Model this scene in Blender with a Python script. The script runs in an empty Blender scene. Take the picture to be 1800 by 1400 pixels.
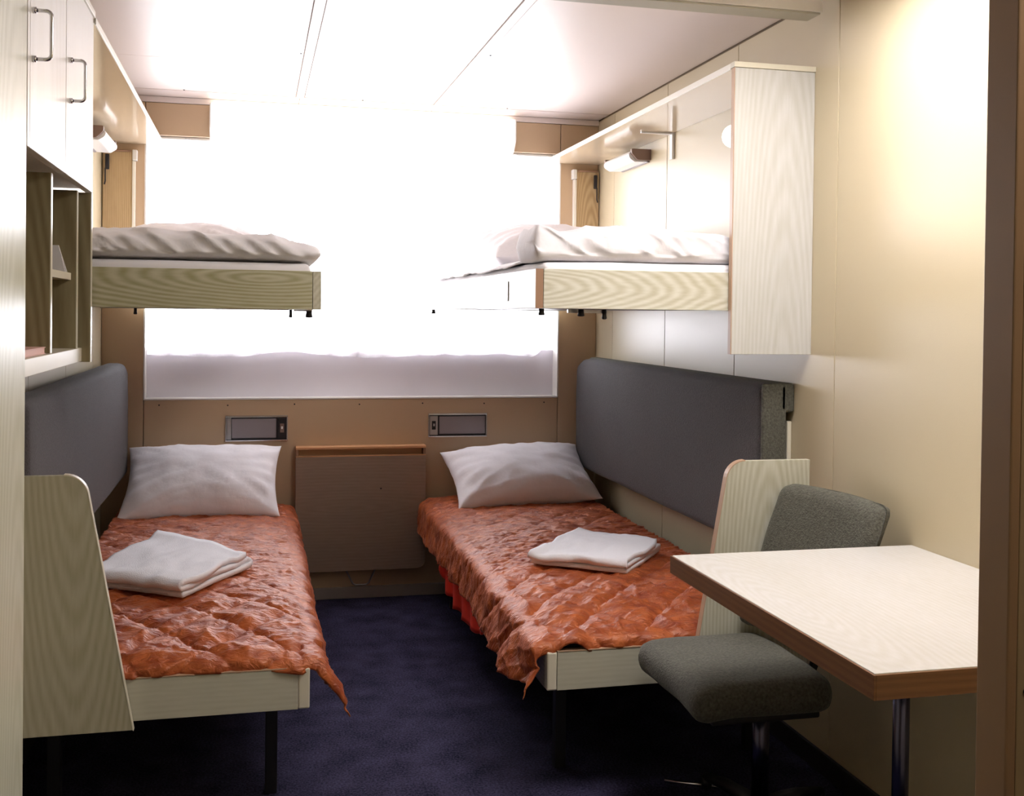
import bpy, bmesh, math, random
from mathutils import Vector, Matrix, noise

sc = bpy.context.scene
col = sc.collection
random.seed(7)

# ------------------------------------------------------------------ camera
YAW, PITCH, ROLL = 0.231339, -0.0132225, 0.0119267
FPX, CXP, CYP = 1870.4, 889.0, 577.4
fw = Vector((math.sin(YAW)*math.cos(PITCH), math.cos(YAW)*math.cos(PITCH), math.sin(PITCH)))
rt = Vector((math.cos(YAW), -math.sin(YAW), 0)); upv = rt.cross(fw)
c_, s_ = math.cos(ROLL), math.sin(ROLL)
r2 = rt*c_ + upv*s_; u2 = upv*c_ - rt*s_
cam_d = bpy.data.cameras.new('camera'); cam = bpy.data.objects.new('camera', cam_d); col.objects.link(cam)
cam.matrix_world = Matrix(((r2.x, u2.x, -fw.x, 0), (r2.y, u2.y, -fw.y, 0), (r2.z, u2.z, -fw.z, 1.3), (0, 0, 0, 1)))
cam_d.sensor_fit = 'HORIZONTAL'; cam_d.sensor_width = 36.0
cam_d.lens = 36.0*FPX/1800.0
cam_d.shift_x = (900.0-CXP)/1800.0
cam_d.shift_y = (CYP-700.0)/1800.0
cam_d.clip_start = 0.02
sc.camera = cam

# ------------------------------------------------------------------ world, light, exposure
SKY = 17.0
LAMP_WINDOW = 2.6        # diffuser of the tube lamp above the window
LAMP_CEILING = 20.0      # diffuser of the ceiling lamp above the desk
FILL_CORRIDOR = 16.0  # unseen lamp added outside the doorway to light the frame's cover plate
w = bpy.data.worlds.new('daylight'); sc.world = w; w.use_nodes = True
w.node_tree.nodes['Background'].inputs[0].default_value = (0.94, 0.95, 1.0, 1)
w.node_tree.nodes['Background'].inputs[1].default_value = SKY
pl = bpy.data.lights.new('window_portal', 'AREA'); pl.shape = 'RECTANGLE'; pl.size = 1.86; pl.size_y = 1.14
pl.cycles.is_portal = True
po = bpy.data.objects.new('window_portal', pl); col.objects.link(po)
po.location = (0.466, 5.03, 1.5); po.rotation_euler = (math.radians(-90), 0, 0)
sc.view_settings.view_transform = 'Standard'; sc.view_settings.look = 'None'
sc.view_settings.gamma = 1.0; sc.view_settings.use_curve_mapping = False
sc.view_settings.exposure = 0.0
sc.cycles.max_bounces = 8; sc.cycles.diffuse_bounces = 4; sc.cycles.transparent_max_bounces = 12
sc.cycles.sample_clamp_indirect = 6.0
sc.cycles.use_denoising = True

# ------------------------------------------------------------------ materials
def new_mat(name):
    m = bpy.data.materials.new(name); m.use_nodes = True
    return m, m.node_tree.nodes, m.node_tree.links, m.node_tree.nodes['Principled BSDF']

def plain(name, c, rough=0.5, metal=0.0, spec=0.5, noise_amt=0.06, noise_scale=6.0, bump=0.0, bump_scale=200.0, sheen=0.0, sheen_c=None):
    m, n, l, b = new_mat(name)
    tc = n.new('ShaderNodeTexCoord'); nt = n.new('ShaderNodeTexNoise')
    nt.inputs['Scale'].default_value = noise_scale; nt.inputs['Detail'].default_value = 3
    l.new(tc.outputs['Object'], nt.inputs['Vector'])
    mr = n.new('ShaderNodeMapRange'); mr.inputs[3].default_value = 1-noise_amt; mr.inputs[4].default_value = 1+noise_amt
    l.new(nt.outputs['Fac'], mr.inputs[0])
    mx = n.new('ShaderNodeVectorMath'); mx.operation = 'SCALE'; mx.inputs[0].default_value = c
    l.new(mr.outputs[0], mx.inputs['Scale']); l.new(mx.outputs[0], b.inputs['Base Color'])
    b.inputs['Roughness'].default_value = rough; b.inputs['Metallic'].default_value = metal
    b.inputs['Specular IOR Level'].default_value = spec
    if sheen:
        b.inputs['Sheen Weight'].default_value = sheen; b.inputs['Sheen Roughness'].default_value = 0.4
        b.inputs['Sheen Tint'].default_value = (*(sheen_c or c), 1)
    if bump:
        n2 = n.new('ShaderNodeTexNoise'); n2.inputs['Scale'].default_value = bump_scale; n2.inputs['Detail'].default_value = 2
        l.new(tc.outputs['Object'], n2.inputs['Vector'])
        bp = n.new('ShaderNodeBump'); bp.inputs['Strength'].default_value = bump; bp.inputs['Distance'].default_value = 0.004
        l.new(n2.outputs['Fac'], bp.inputs['Height']); l.new(bp.outputs[0], b.inputs['Normal'])
    return m

def wood(name, c_lo, c_hi, center, scale, freq=9.0, rough=0.38, dist=7.0, strength=1.0, spec=0.45):
    """laminate with cathedral grain: rings about `center`, squeezed along the grain by `scale`"""
    m, n, l, b = new_mat(name)
    tc = n.new('ShaderNodeTexCoord')
    mp = n.new('ShaderNodeMapping'); mp.vector_type = 'POINT'
    mp.inputs['Scale'].default_value = scale
    mp.inputs['Location'].default_value = [-center[i]*scale[i] for i in range(3)]
    l.new(tc.outputs['Object'], mp.inputs['Vector'])
    wv = n.new('ShaderNodeTexWave'); wv.wave_type = 'RINGS'; wv.rings_direction = 'SPHERICAL'; wv.wave_profile = 'SIN'
    wv.inputs['Scale'].default_value = freq; wv.inputs['Distortion'].default_value = dist
    wv.inputs['Detail'].default_value = 3; wv.inputs['Detail Scale'].default_value = 0.22; wv.inputs['Detail Roughness'].default_value = 0.55
    l.new(mp.outputs[0], wv.inputs['Vector'])
    mf = n.new('ShaderNodeMapping'); mf.inputs['Scale'].default_value = [q*1.0 for q in scale]
    l.new(tc.outputs['Object'], mf.inputs['Vector'])
    fn = n.new('ShaderNodeTexNoise'); fn.inputs['Scale'].default_value = 130; fn.inputs['Detail'].default_value = 3
    l.new(mf.outputs[0], fn.inputs['Vector'])
    ln = n.new('ShaderNodeTexNoise'); ln.inputs['Scale'].default_value = 5; ln.inputs['Detail'].default_value = 2
    l.new(mf.outputs[0], ln.inputs['Vector'])
    a1 = n.new('ShaderNodeMath'); a1.operation = 'MULTIPLY_ADD'; a1.inputs[1].default_value = 0.55*strength; 
    l.new(wv.outputs['Fac'], a1.inputs[0]); 
    a2 = n.new('ShaderNodeMath'); a2.operation = 'MULTIPLY_ADD'; a2.inputs[1].default_value = 0.5
    l.new(fn.outputs['Fac'], a2.inputs[0]); a2.inputs[2].default_value = -0.22
    a3 = n.new('ShaderNodeMath'); a3.operation = 'MULTIPLY_ADD'; a3.inputs[1].default_value = 0.5
    l.new(ln.outputs['Fac'], a3.inputs[0]); l.new(a2.outputs[0], a3.inputs[2])
    l.new(a3.outputs[0], a1.inputs[2])
    cr = n.new('ShaderNodeValToRGB')
    cr.color_ramp.elements[0].position = 0.15; cr.color_ramp.elements[0].color = (*c_hi, 1)
    cr.color_ramp.elements[1].position = 0.95; cr.color_ramp.elements[1].color = (*c_lo, 1)
    l.new(a1.outputs[0], cr.inputs[0]); l.new(cr.outputs[0], b.inputs['Base Color'])
    b.inputs['Roughness'].default_value = rough; b.inputs['Specular IOR Level'].default_value = spec
    return m

def emit(name, c, s):
    m, n, l, b = new_mat(name)
    b.inputs['Base Color'].default_value = (*c, 1); b.inputs['Roughness'].default_value = 0.4
    b.inputs['Emission Color'].default_value = (*c, 1); b.inputs['Emission Strength'].default_value = s
    return m

ASH_LO, ASH_HI = (0.36, 0.33, 0.20), (0.63, 0.61, 0.50)
VZ = (1.0, 1.0, 0.13)     # grain runs up
VX = (0.13, 1.0, 1.0)     # grain runs across
VY = (1.0, 0.13, 1.0)     # grain runs along the room
M = {}
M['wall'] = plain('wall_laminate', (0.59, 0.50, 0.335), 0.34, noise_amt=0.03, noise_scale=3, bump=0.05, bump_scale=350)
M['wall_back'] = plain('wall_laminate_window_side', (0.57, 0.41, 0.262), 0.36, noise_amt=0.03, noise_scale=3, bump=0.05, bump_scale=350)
M['joint'] = plain('joint_dark', (0.28, 0.20, 0.12), 0.6)
M['ceiling'] = plain('ceiling_panel', (0.84, 0.75, 0.71), 0.42, noise_amt=0.02, noise_scale=2)
M['ceil_joint'] = plain('ceiling_joint', (0.40, 0.30, 0.22), 0.6)
M['carpet'] = None
M['dark_base'] = plain('dark_skirting', (0.03, 0.025, 0.03), 0.5)
M['pale_base'] = plain('pale_skirting', (0.32, 0.28, 0.26), 0.45)
M['white_paint'] = plain('white_paint', (0.82, 0.80, 0.78), 0.35, noise_amt=0.02)
M['white_plastic'] = plain('white_plastic', (0.80, 0.79, 0.76), 0.3, noise_amt=0.02)
M['cupboard'] = wood('cupboard_laminate', (0.70, 0.67, 0.60), (0.80, 0.77, 0.73), (0, 2.2, 1.2), VZ, 22, 0.3, strength=0.5)
M['wardrobe'] = wood('wardrobe_laminate', (0.44, 0.43, 0.28), (0.66, 0.65, 0.52), (-0.4, 2.0, 0.2), VZ, 20, 0.35, strength=0.5)
M['ash_v_up'] = wood('ash_end_panel_upper', (0.45, 0.44, 0.37), (0.63, 0.62, 0.60), (1.50, 2.8, 0.75), (1, 1, 0.085), 30, strength=0.38)
M['ash_v_lr'] = wood('ash_end_panel_right', (0.40, 0.38, 0.25), (0.64, 0.63, 0.54), (1.385, 2.7, 0.30), (1, 1, 0.12), 30, strength=0.6)
M['ash_v_ll'] = wood('ash_end_panel_left_dim', ASH_LO, (0.56, 0.54, 0.42), (-0.415, 2.7, 1.25), (1, 1, 0.12), 28, strength=0.55)  # same ash, darkened for the weaker light on the left
M['ash_x_ul'] = wood('ash_rail_left_dim', (0.36, 0.33, 0.18), (0.61, 0.59, 0.44), (0.02, 2.85, 1.385), (0.16, 1, 1), 36, dist=12.0, strength=0.9)  # left copy of the ash, its dimmer light put into the tone
M['ash_x_ur'] = wood('ash_rail_right', (0.40, 0.36, 0.22), (0.66, 0.64, 0.55), (0.66, 2.85, 1.375), (0.18, 1, 1), 34, dist=12.0, strength=0.7)
M['ash_x'] = wood('ash_rail_plain', (0.44, 0.42, 0.31), (0.60, 0.585, 0.48), (0.4, 2.0, -1.0), VX, 26, strength=0.25)
M['ash_y'] = wood('ash_side_rail', ASH_LO, ASH_HI, (0.7, 3.0, 0.9), VY, 24, strength=0.4)
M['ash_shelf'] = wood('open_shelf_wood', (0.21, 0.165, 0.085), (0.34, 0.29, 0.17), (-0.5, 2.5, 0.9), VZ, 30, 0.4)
M['edge_pale'] = plain('pale_edge_band', (0.74, 0.69, 0.56), 0.35, noise_amt=0.03)
M['edge_brown'] = plain('brown_edge_band', (0.30, 0.17, 0.10), 0.45, noise_amt=0.05)
M['edge_pink'] = plain('beech_edge_band', (0.50, 0.33, 0.22), 0.42, noise_amt=0.05)
M['edge_orange'] = plain('orange_edge_band', (0.72, 0.40, 0.20), 0.4, noise_amt=0.05)  # orange brightened to carry the light on the folding table's top edges
M['desk_edge'] = wood('desk_edge_wood', (0.11, 0.045, 0.017), (0.24, 0.11, 0.045), (1.0, 1.5, 0.9), (0.15, 0.15, 3.0), 9, 0.45, dist=12, strength=0.45)
M['desk_top'] = wood('desk_top_laminate', (0.54, 0.51, 0.43), (0.71, 0.69, 0.675), (1.02, 1.85, 0.74), (1.0, 0.22, 1), 26, 0.33, dist=12.0, strength=0.35)
M['corner_wood'] = wood('corner_board_wood', (0.40, 0.27, 0.13), (0.58, 0.43, 0.24), (1.55, 4.8, 1.5), VZ, 40, 0.4)
M['leaf'] = wood('drop_leaf_wood', (0.24, 0.17, 0.125), (0.36, 0.265, 0.20), (0.4, 4.8, 0.42), VX, 22, 0.4, strength=0.3)
M['shelf_under'] = plain('shelf_laminate', (0.62, 0.50, 0.36), 0.10, noise_amt=0.02, spec=0.8)
M['shelf_lip'] = plain('shelf_lip', (0.86, 0.82, 0.72), 0.35, noise_amt=0.02)
M['upholstery'] = plain('grey_upholstery', (0.064, 0.057, 0.059), 0.85, noise_amt=0.5, noise_scale=170, bump=0.6, bump_scale=260, sheen=0.25, sheen_c=(0.5, 0.5, 0.5))
M['upholstery2'] = plain('grey_green_upholstery', (0.098, 0.096, 0.076), 0.85, noise_amt=0.8, noise_scale=150, bump=0.7, bump_scale=240, sheen=0.2, sheen_c=(0.5, 0.5, 0.45))
M['linen'] = plain('white_linen', (0.85, 0.82, 0.85), 0.75, noise_amt=0.03, noise_scale=30, bump=0.25, bump_scale=40, sheen=0.1, sheen_c=(1, 1, 1))
M['towel'] = plain('white_towelling', (0.90, 0.88, 0.92), 0.9, noise_amt=0.04, noise_scale=120, bump=0.4, bump_scale=330, sheen=0.2, sheen_c=(1, 1, 1))
M['mattress'] = plain('navy_mattress', (0.035, 0.035, 0.06), 0.8, noise_amt=0.1)
M['red'] = plain('red_blanket', (0.88, 0.035, 0.008), 0.8, noise_amt=0.1, noise_scale=40)
M['black_metal'] = plain('black_steel', (0.012, 0.011, 0.014), 0.45, noise_amt=0.02)
M['chrome'] = plain('chrome', (0.72, 0.72, 0.75), 0.18, 1.0, noise_amt=0.02)
M['dull_metal'] = plain('brushed_aluminium', (0.45, 0.44, 0.45), 0.38, 1.0, noise_amt=0.04)
M['blued_steel'] = plain('dark_blued_steel', (0.10, 0.10, 0.16), 0.25, 1.0, noise_amt=0.04)
M['grey_metal'] = plain('grey_painted_metal', (0.30, 0.27, 0.29), 0.40, 0.2, noise_amt=0.03)
M['underside_shade'] = plain('casing_underside_shade', (0.42, 0.40, 0.33), 0.45, noise_amt=0.02)  # grey stands for the shade under the white ceiling casing
M['black'] = plain('black_plastic', (0.012, 0.012, 0.018), 0.35, noise_amt=0.02)
M['brown_plastic'] = plain('brown_plastic', (0.22, 0.14, 0.11), 0.45, noise_amt=0.02)
M['door_trim'] = plain('door_trim_brown', (0.36, 0.22, 0.12), 0.5, noise_amt=0.04)
M['door_plate'] = plain('door_frame_olive', (0.40, 0.29, 0.16), 0.5, noise_amt=0.04)
M['card'] = plain('white_card', (0.80, 0.78, 0.80), 0.6, noise_amt=0.02)
M['pink'] = plain('pink_paper', (0.70, 0.42, 0.36), 0.6, noise_amt=0.05)
M['sill_white'] = plain('window_recess_white', (0.86, 0.83, 0.90), 0.45, noise_amt=0.03, noise_scale=4)
M['opal'] = plain('opal_lamp_shade', (0.80, 0.80, 0.82), 0.25, noise_amt=0.01)
M['lamp_window'] = emit('tube_lamp_diffuser', (1.0, 0.93, 0.86), LAMP_WINDOW)
M['lamp_ceiling'] = emit('ceiling_lamp_diffuser', (1.0, 0.955, 0.95), LAMP_CEILING)
M['lamp_spot'] = emit('spot_lamp_globe', (1.0, 0.95, 0.92), 4.0)
M['fill_corridor'] = emit('corridor_fill_diffuser', (1.0, 0.9, 0.75), FILL_CORRIDOR)

def carpet():
    m, n, l, b = new_mat('navy_carpet')
    tc = n.new('ShaderNodeTexCoord')
    a = n.new('ShaderNodeTexNoise'); a.inputs['Scale'].default_value = 150; a.inputs['Detail'].default_value = 4; a.inputs['Roughness'].default_value = 0.7
    b2 = n.new('ShaderNodeTexNoise'); b2.inputs['Scale'].default_value = 9; b2.inputs['Detail'].default_value = 2
    l.new(tc.outputs['Object'], a.inputs['Vector']); l.new(tc.outputs['Object'], b2.inputs['Vector'])
    ad = n.new('ShaderNodeMath'); ad.operation = 'MULTIPLY_ADD'; ad.inputs[1].default_value = 0.35
    l.new(b2.outputs['Fac'], ad.inputs[0]); l.new(a.outputs['Fac'], ad.inputs[2])
    cr = n.new('ShaderNodeValToRGB'); e = cr.color_ramp.elements
    e[0].position = 0.50; e[0].color = (0.003, 0.003, 0.012, 1); e[1].position = 0.88; e[1].color = (0.070, 0.062, 0.120, 1)
    l.new(ad.outputs[0], cr.inputs[0]); l.new(cr.outputs[0], b.inputs['Base Color'])
    b.inputs['Roughness'].default_value = 0.95; b.inputs['Specular IOR Level'].default_value = 0.1
    bp = n.new('ShaderNodeBump'); bp.inputs['Strength'].default_value = 0.7; bp.inputs['Distance'].default_value = 0.004
    l.new(a.outputs['Fac'], bp.inputs['Height']); l.new(bp.outputs[0], b.inputs['Normal'])
    return m
M['carpet'] = carpet()

def satin():
    m, n, l, b = new_mat('copper_satin')
    tc = n.new('ShaderNodeTexCoord')
    a = n.new('ShaderNodeTexNoise'); a.inputs['Scale'].default_value = 22; a.inputs['Detail'].default_value = 4
    l.new(tc.outputs['Object'], a.inputs['Vector'])
    cr = n.new('ShaderNodeValToRGB'); e = cr.color_ramp.elements
    e[0].position = 0.30; e[0].color = (0.24, 0.034, 0.008, 1); e[1].position = 0.70; e[1].color = (0.54, 0.140, 0.038, 1)
    l.new(a.outputs['Fac'], cr.inputs[0]); l.new(cr.outputs[0], b.inputs['Base Color'])
    b.inputs['Roughness'].default_value = 0.43; b.inputs['Specular IOR Level'].default_value = 0.75
    b.inputs['Specular Tint'].default_value = (1.0, 0.74, 0.62, 1)
    b.inputs['Sheen Weight'].default_value = 0.5; b.inputs['Sheen Roughness'].default_value = 0.3
    b.inputs['Sheen Tint'].default_value = (1.0, 0.42, 0.32, 1)
    mp = n.new('ShaderNodeMapping'); mp.inputs['Scale'].default_value = (1.0, 2.2, 1.0)
    l.new(tc.outputs['Object'], mp.inputs['Vector'])
    f = n.new('ShaderNodeTexNoise'); f.inputs['Scale'].default_value = 38; f.inputs['Detail'].default_value = 3; f.inputs['Distortion'].default_value = 1.2
    l.new(mp.outputs[0], f.inputs['Vector'])
    bp = n.new('ShaderNodeBump'); bp.inputs['Strength'].default_value = 0.65; bp.inputs['Distance'].default_value = 0.008
    l.new(f.outputs['Fac'], bp.inputs['Height']); l.new(bp.outputs[0], b.inputs['Normal'])
    return m
M['satin'] = satin()

def sheer():
    m, n, l, b = new_mat('sheer_curtain')
    out = n['Material Output']; n.remove(b)
    tr = n.new('ShaderNodeBsdfTransparent'); tl = n.new('ShaderNodeBsdfTranslucent'); df = n.new('ShaderNodeBsdfDiffuse')
    tl.inputs[0].default_value = (0.95, 0.93, 0.96, 1); df.inputs[0].default_value = (0.85, 0.83, 0.86, 1)
    tc = n.new('ShaderNodeTexCoord'); nz = n.new('ShaderNodeTexNoise'); nz.inputs['Scale'].default_value = 180
    l.new(tc.outputs['Object'], nz.inputs['Vector'])
    mr = n.new('ShaderNodeMapRange'); mr.inputs[3].default_value = 0.52; mr.inputs[4].default_value = 0.66
    l.new(nz.outputs['Fac'], mr.inputs[0])
    m1 = n.new('ShaderNodeMixShader'); m1.inputs[0].default_value = 0.35
    l.new(tl.outputs[0], m1.inputs[1]); l.new(df.outputs[0], m1.inputs[2])
    m2 = n.new('ShaderNodeMixShader'); l.new(mr.outputs[0], m2.inputs[0])
    l.new(tr.outputs[0], m2.inputs[1]); l.new(m1.outputs[0], m2.inputs[2])
    l.new(m2.outputs[0], out.inputs['Surface'])
    return m
M['sheer'] = sheer()

def glass():
    m, n, l, b = new_mat('window_glass')
    out = n['Material Output']; n.remove(b)
    tr = n.new('ShaderNodeBsdfTransparent'); gl = n.new('ShaderNodeBsdfGlossy'); gl.inputs['Roughness'].default_value = 0.02
    fr = n.new('ShaderNodeFresnel'); fr.inputs[0].default_value = 1.3
    mx = n.new('ShaderNodeMixShader'); l.new(fr.outputs[0], mx.inputs[0]); l.new(tr.outputs[0], mx.inputs[1]); l.new(gl.outputs[0], mx.inputs[2])
    l.new(mx.outputs[0], out.inputs['Surface'])
    return m
M['glass'] = glass()

# ------------------------------------------------------------------ helpers
def tag(o, label, cat, group=None, kind=None):
    o['label'] = label; o['category'] = cat
    if group: o['group'] = group
    if kind: o['kind'] = kind
    return o

def thing(name, loc, label, cat, group=None):
    o = bpy.data.objects.new(name, None); col.objects.link(o); o.location = loc
    o.empty_display_size = 0.05
    return tag(o, label, cat, group)

def wloc(o):
    v = Vector((0, 0, 0))
    while o is not None:
        v += o.location; o = o.parent
    return v

def link(name, me, mat, parent=None, smooth=False):
    """mesh data is in room coordinates; the object's origin is put so that its room position is unchanged"""
    o = bpy.data.objects.new(name, me); col.objects.link(o)
    if mat is not None: me.materials.append(M[mat] if isinstance(mat, str) else mat)
    if smooth:
        for p in me.polygons: p.use_smooth = True
    if parent is not None:
        o.parent = parent; o.location = -wloc(parent)
    return o

def bm_obj(name, bm, mat, parent=None, smooth=False):
    me = bpy.data.meshes.new(name); bmesh.ops.recalc_face_normals(bm, faces=bm.faces[:]); bm.to_mesh(me); bm.free()
    return link(name, me, mat, parent, smooth)

def add_box(bm, x0, x1, y0, y1, z0, z1):
    vs = [bm.verts.new((x, y, z)) for x in (x0, x1) for y in (y0, y1) for z in (z0, z1)]
    for f in ((0, 1, 3, 2), (4, 6, 7, 5), (0, 4, 5, 1), (2, 3, 7, 6), (0, 2, 6, 4), (1, 5, 7, 3)):
        bm.faces.new([vs[i] for i in f])

def bev(bm, r, seg=2):
    if r > 0: bmesh.ops.bevel(bm, geom=bm.edges[:], offset=r, segments=seg, affect='EDGES', profile=0.5)

def box(name, x0, x1, y0, y1, z0, z1, mat, parent=None, r=0.0015, seg=2, smooth=False):
    bm = bmesh.new(); add_box(bm, x0, x1, y0, y1, z0, z1); bev(bm, r, seg)
    return bm_obj(name, bm, mat, parent, smooth)

def prism(name, pts, axis, a0, a1, mat, parent=None, r=0.0015, seg=2):
    """pts are 2D outlines in the two other axes (in x,y,z order), extruded along axis a0..a1"""
    bm = bmesh.new(); P = []
    for a in (a0, a1):
        row = []
        for u, v in pts:
            co = {'x': (a, u, v), 'y': (u, a, v), 'z': (u, v, a)}[axis]
            row.append(bm.verts.new(co))
        P.append(row)
    bm.faces.new(P[0]); bm.faces.new(P[1][::-1])
    n = len(pts)
    for i in range(n):
        bm.faces.new([P[0][i], P[0][(i+1) % n], P[1][(i+1) % n], P[1][i]])
    if r > 0:
        caps = [e for e in bm.edges if abs({'x': e.verts[0].co.x-e.verts[1].co.x, 'y': e.verts[0].co.y-e.verts[1].co.y, 'z': e.verts[0].co.z-e.verts[1].co.z}[axis]) < 1e-6]
        bmesh.ops.bevel(bm, geom=caps, offset=r, segments=seg, affect='EDGES', profile=0.5)
    return bm_obj(name, bm, mat, parent)

def round_poly(pts, radii, seg=6):
    out = []; n = len(pts)
    for i in range(n):
        p = Vector(pts[i]); a = Vector(pts[i-1]); b = Vector(pts[(i+1) % n]); r = radii[i]
        if r <= 0: out.append(tuple(p)); continue
        d1 = (a-p).normalized(); d2 = (b-p).normalized()
        half = math.acos(max(-1, min(1, d1.dot(d2))))/2
        t = r/math.tan(half); cdir = (d1+d2).normalized(); c = p+cdir*(r/math.sin(half))
        s = p+d1*t; e = p+d2*t
        a0 = math.atan2(s.y-c.y, s.x-c.x); a1 = math.atan2(e.y-c.y, e.x-c.x)
        while a1-a0 > math.pi: a1 -= 2*math.pi
        while a1-a0 < -math.pi: a1 += 2*math.pi
        for k in range(seg+1):
            q = a0+(a1-a0)*k/seg; out.append((c.x+r*math.cos(q), c.y+r*math.sin(q)))
    return out

def add_tube(bm, path, r, seg=10, cap=True):
    path = [Vector(p) for p in path]; rings = []
    up = Vector((0.31, 0.17, 0.93))
    for i, p in enumerate(path):
        d = (path[min(i+1, len(path)-1)]-path[max(i-1, 0)]).normalized()
        s = d.cross(up)
        if s.length < 1e-3: s = d.cross(Vector((1, 0, 0)))
        s.normalize(); t = s.cross(d)
        rr = r[i] if isinstance(r, (list, tuple)) else r
        rings.append([bm.verts.new(p+s*(rr*math.cos(2*math.pi*k/seg))+t*(rr*math.sin(2*math.pi*k/seg))) for k in range(seg)])
    for a, b in zip(rings, rings[1:]):
        for k in range(seg): bm.faces.new([a[k], a[(k+1) % seg], b[(k+1) % seg], b[k]])
    if cap: bm.faces.new(rings[0][::-1]); bm.faces.new(rings[-1])

def tube(name, path, r, mat, parent=None, seg=10):
    bm = bmesh.new(); add_tube(bm, path, r, seg); return bm_obj(name, bm, mat, parent, True)

def arc(c, r, a0, a1, plane, n=6):
    out = []
    for k in range(n+1):
        a = math.radians(a0+(a1-a0)*k/n); u, v = r*math.cos(a), r*math.sin(a)
        out.append({'xz': (c[0]+u, c[1], c[2]+v), 'yz': (c[0], c[1]+u, c[2]+v), 'xy': (c[0]+u, c[1]+v, c[2])}[plane])
    return out

def grid_mesh(name, nu, nv, fn, mat, parent=None, closed_u=False, thick=0.0, smooth=True):
    vs = [fn(i, j) for j in range(nv) for i in range(nu)]; fs = []
    for j in range(nv-1):
        for i in range(nu-1 if not closed_u else nu):
            a = j*nu+i; b = j*nu+(i+1) % nu
            fs.append((a, b, b+nu, a+nu))
    me = bpy.data.meshes.new(name); me.from_pydata([tuple(v) for v in vs], [], fs); me.update()
    o = link(name, me, mat, parent, smooth)
    if thick:
        md = o.modifiers.new('thickness', 'SOLIDIFY'); md.thickness = thick; md.offset = 0
    return o

def nz(x, y, z=0.0): return noise.noise(Vector((x, y, z)))
def ridge(x, y, z=0.0): return 1-abs(nz(x, y, z))*2
def sstep(a, b, x):
    t = max(0.0, min(1.0, (x-a)/(b-a))); return t*t*(3-2*t)

def soft_box(name, x0, x1, y0, y1, z0, z1, r, mat, parent=None, amp=0.0, freq=6.0, cuts=10, shape=None):
    """rounded, slightly irregular cushion-like block"""
    bm = bmesh.new(); add_box(bm, x0, x1, y0, y1, z0, z1)
    bmesh.ops.bevel(bm, geom=bm.edges[:], offset=r, segments=5, affect='EDGES', profile=0.5)
    L = max(x1-x0, y1-y0, z1-z0)/cuts
    for _ in range(6):
        es = [e for e in bm.edges if e.calc_length() > L*1.4]
        if not es: break
        bmesh.ops.subdivide_edges(bm, edges=es, cuts=1, use_grid_fill=True)
    bmesh.ops.triangulate(bm, faces=[f for f in bm.faces if len(f.verts) > 4])
    if shape or amp:
        bm.normal_update()
        for v in bm.verts:
            if amp: v.co += v.normal*(amp*nz(v.co.x*freq, v.co.y*freq, v.co.z*freq))
            if shape: v.co = shape(v.co)
    return bm_obj(name, bm, mat, parent, True)

XL, XR, YB, ZC = -0.645, 1.59, 4.86, 2.23     # inner faces of the room
YD = 1.04                                     # inside face of the door wall

def screw(parent, x, y, z, axis, r=0.004, mat='black_metal'):
    bm = bmesh.new()
    d = {'y': Vector((0, -1, 0)), 'z': Vector((0, 0, -1)), 'x': Vector((1, 0, 0))}[axis]
    p = Vector((x, y, z)); add_tube(bm, [p-d*0.003, p+d*0.0015, p+d*0.0022], [r, r, r*0.6], 8)
    return bm_obj('screw', bm, mat, parent, False)

# ------------------------------------------------------------------ setting
fl = box('floor', XL-0.06, XR+0.06, -0.9, 5.0, -0.05, 0.0, 'carpet', r=0)
tag(fl, 'dark navy blue speckled carpet between the two lower berths', 'floor', kind='structure')

ce = box('ceiling', XL-0.06, XR+0.06, -0.9, 5.0, ZC+0.008, ZC+0.05, 'ceil_joint', r=0)
tag(ce, 'glossy off white ceiling of wide panels with joint strips', 'ceiling', kind='structure')
def cpanel(x0, x1, y0, y1, nm='ceiling_panel', z=ZC): box(nm, x0, x1, y0, y1, z, ZC+0.012, 'ceiling', ce, r=0.0012)
G = 0.002
cols_c = [(XL, 0.163), (0.200, 0.765), (0.802, XR)]
for k, (a, b) in enumerate(cols_c):
    rows = [(-0.88, 1.0), (1.0, 2.55), (2.55, 4.705)] if k else [(-0.88, 1.0), (1.0, 2.55), (2.55, 4.105), (4.105, 4.705)]
    for (c, d) in rows: cpanel(a+G*0.6, b-G*0.6, c+G*0.5, d-G*0.5)
for a, b in ((0.163, 0.200), (0.765, 0.802)):
    cpanel(a+G, b-G, -0.88, 4.705, 'joint_strip', ZC-0.003)
cpanel(XL, 0.18, 4.713, 4.96, 'border_strip'); cpanel(0.182, 0.78, 4.713, 4.96, 'border_strip'); cpanel(0.782, XR, 4.713, 4.96, 'border_strip')
for x, y in ((0.152, 3.91), (0.186, 4.66), (0.815, 3.75), (-0.30, 4.69), (0.45, 4.69), (1.10, 4.69), (-0.38, 2.90)):
    screw(ce, x, y, ZC, 'z')

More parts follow.
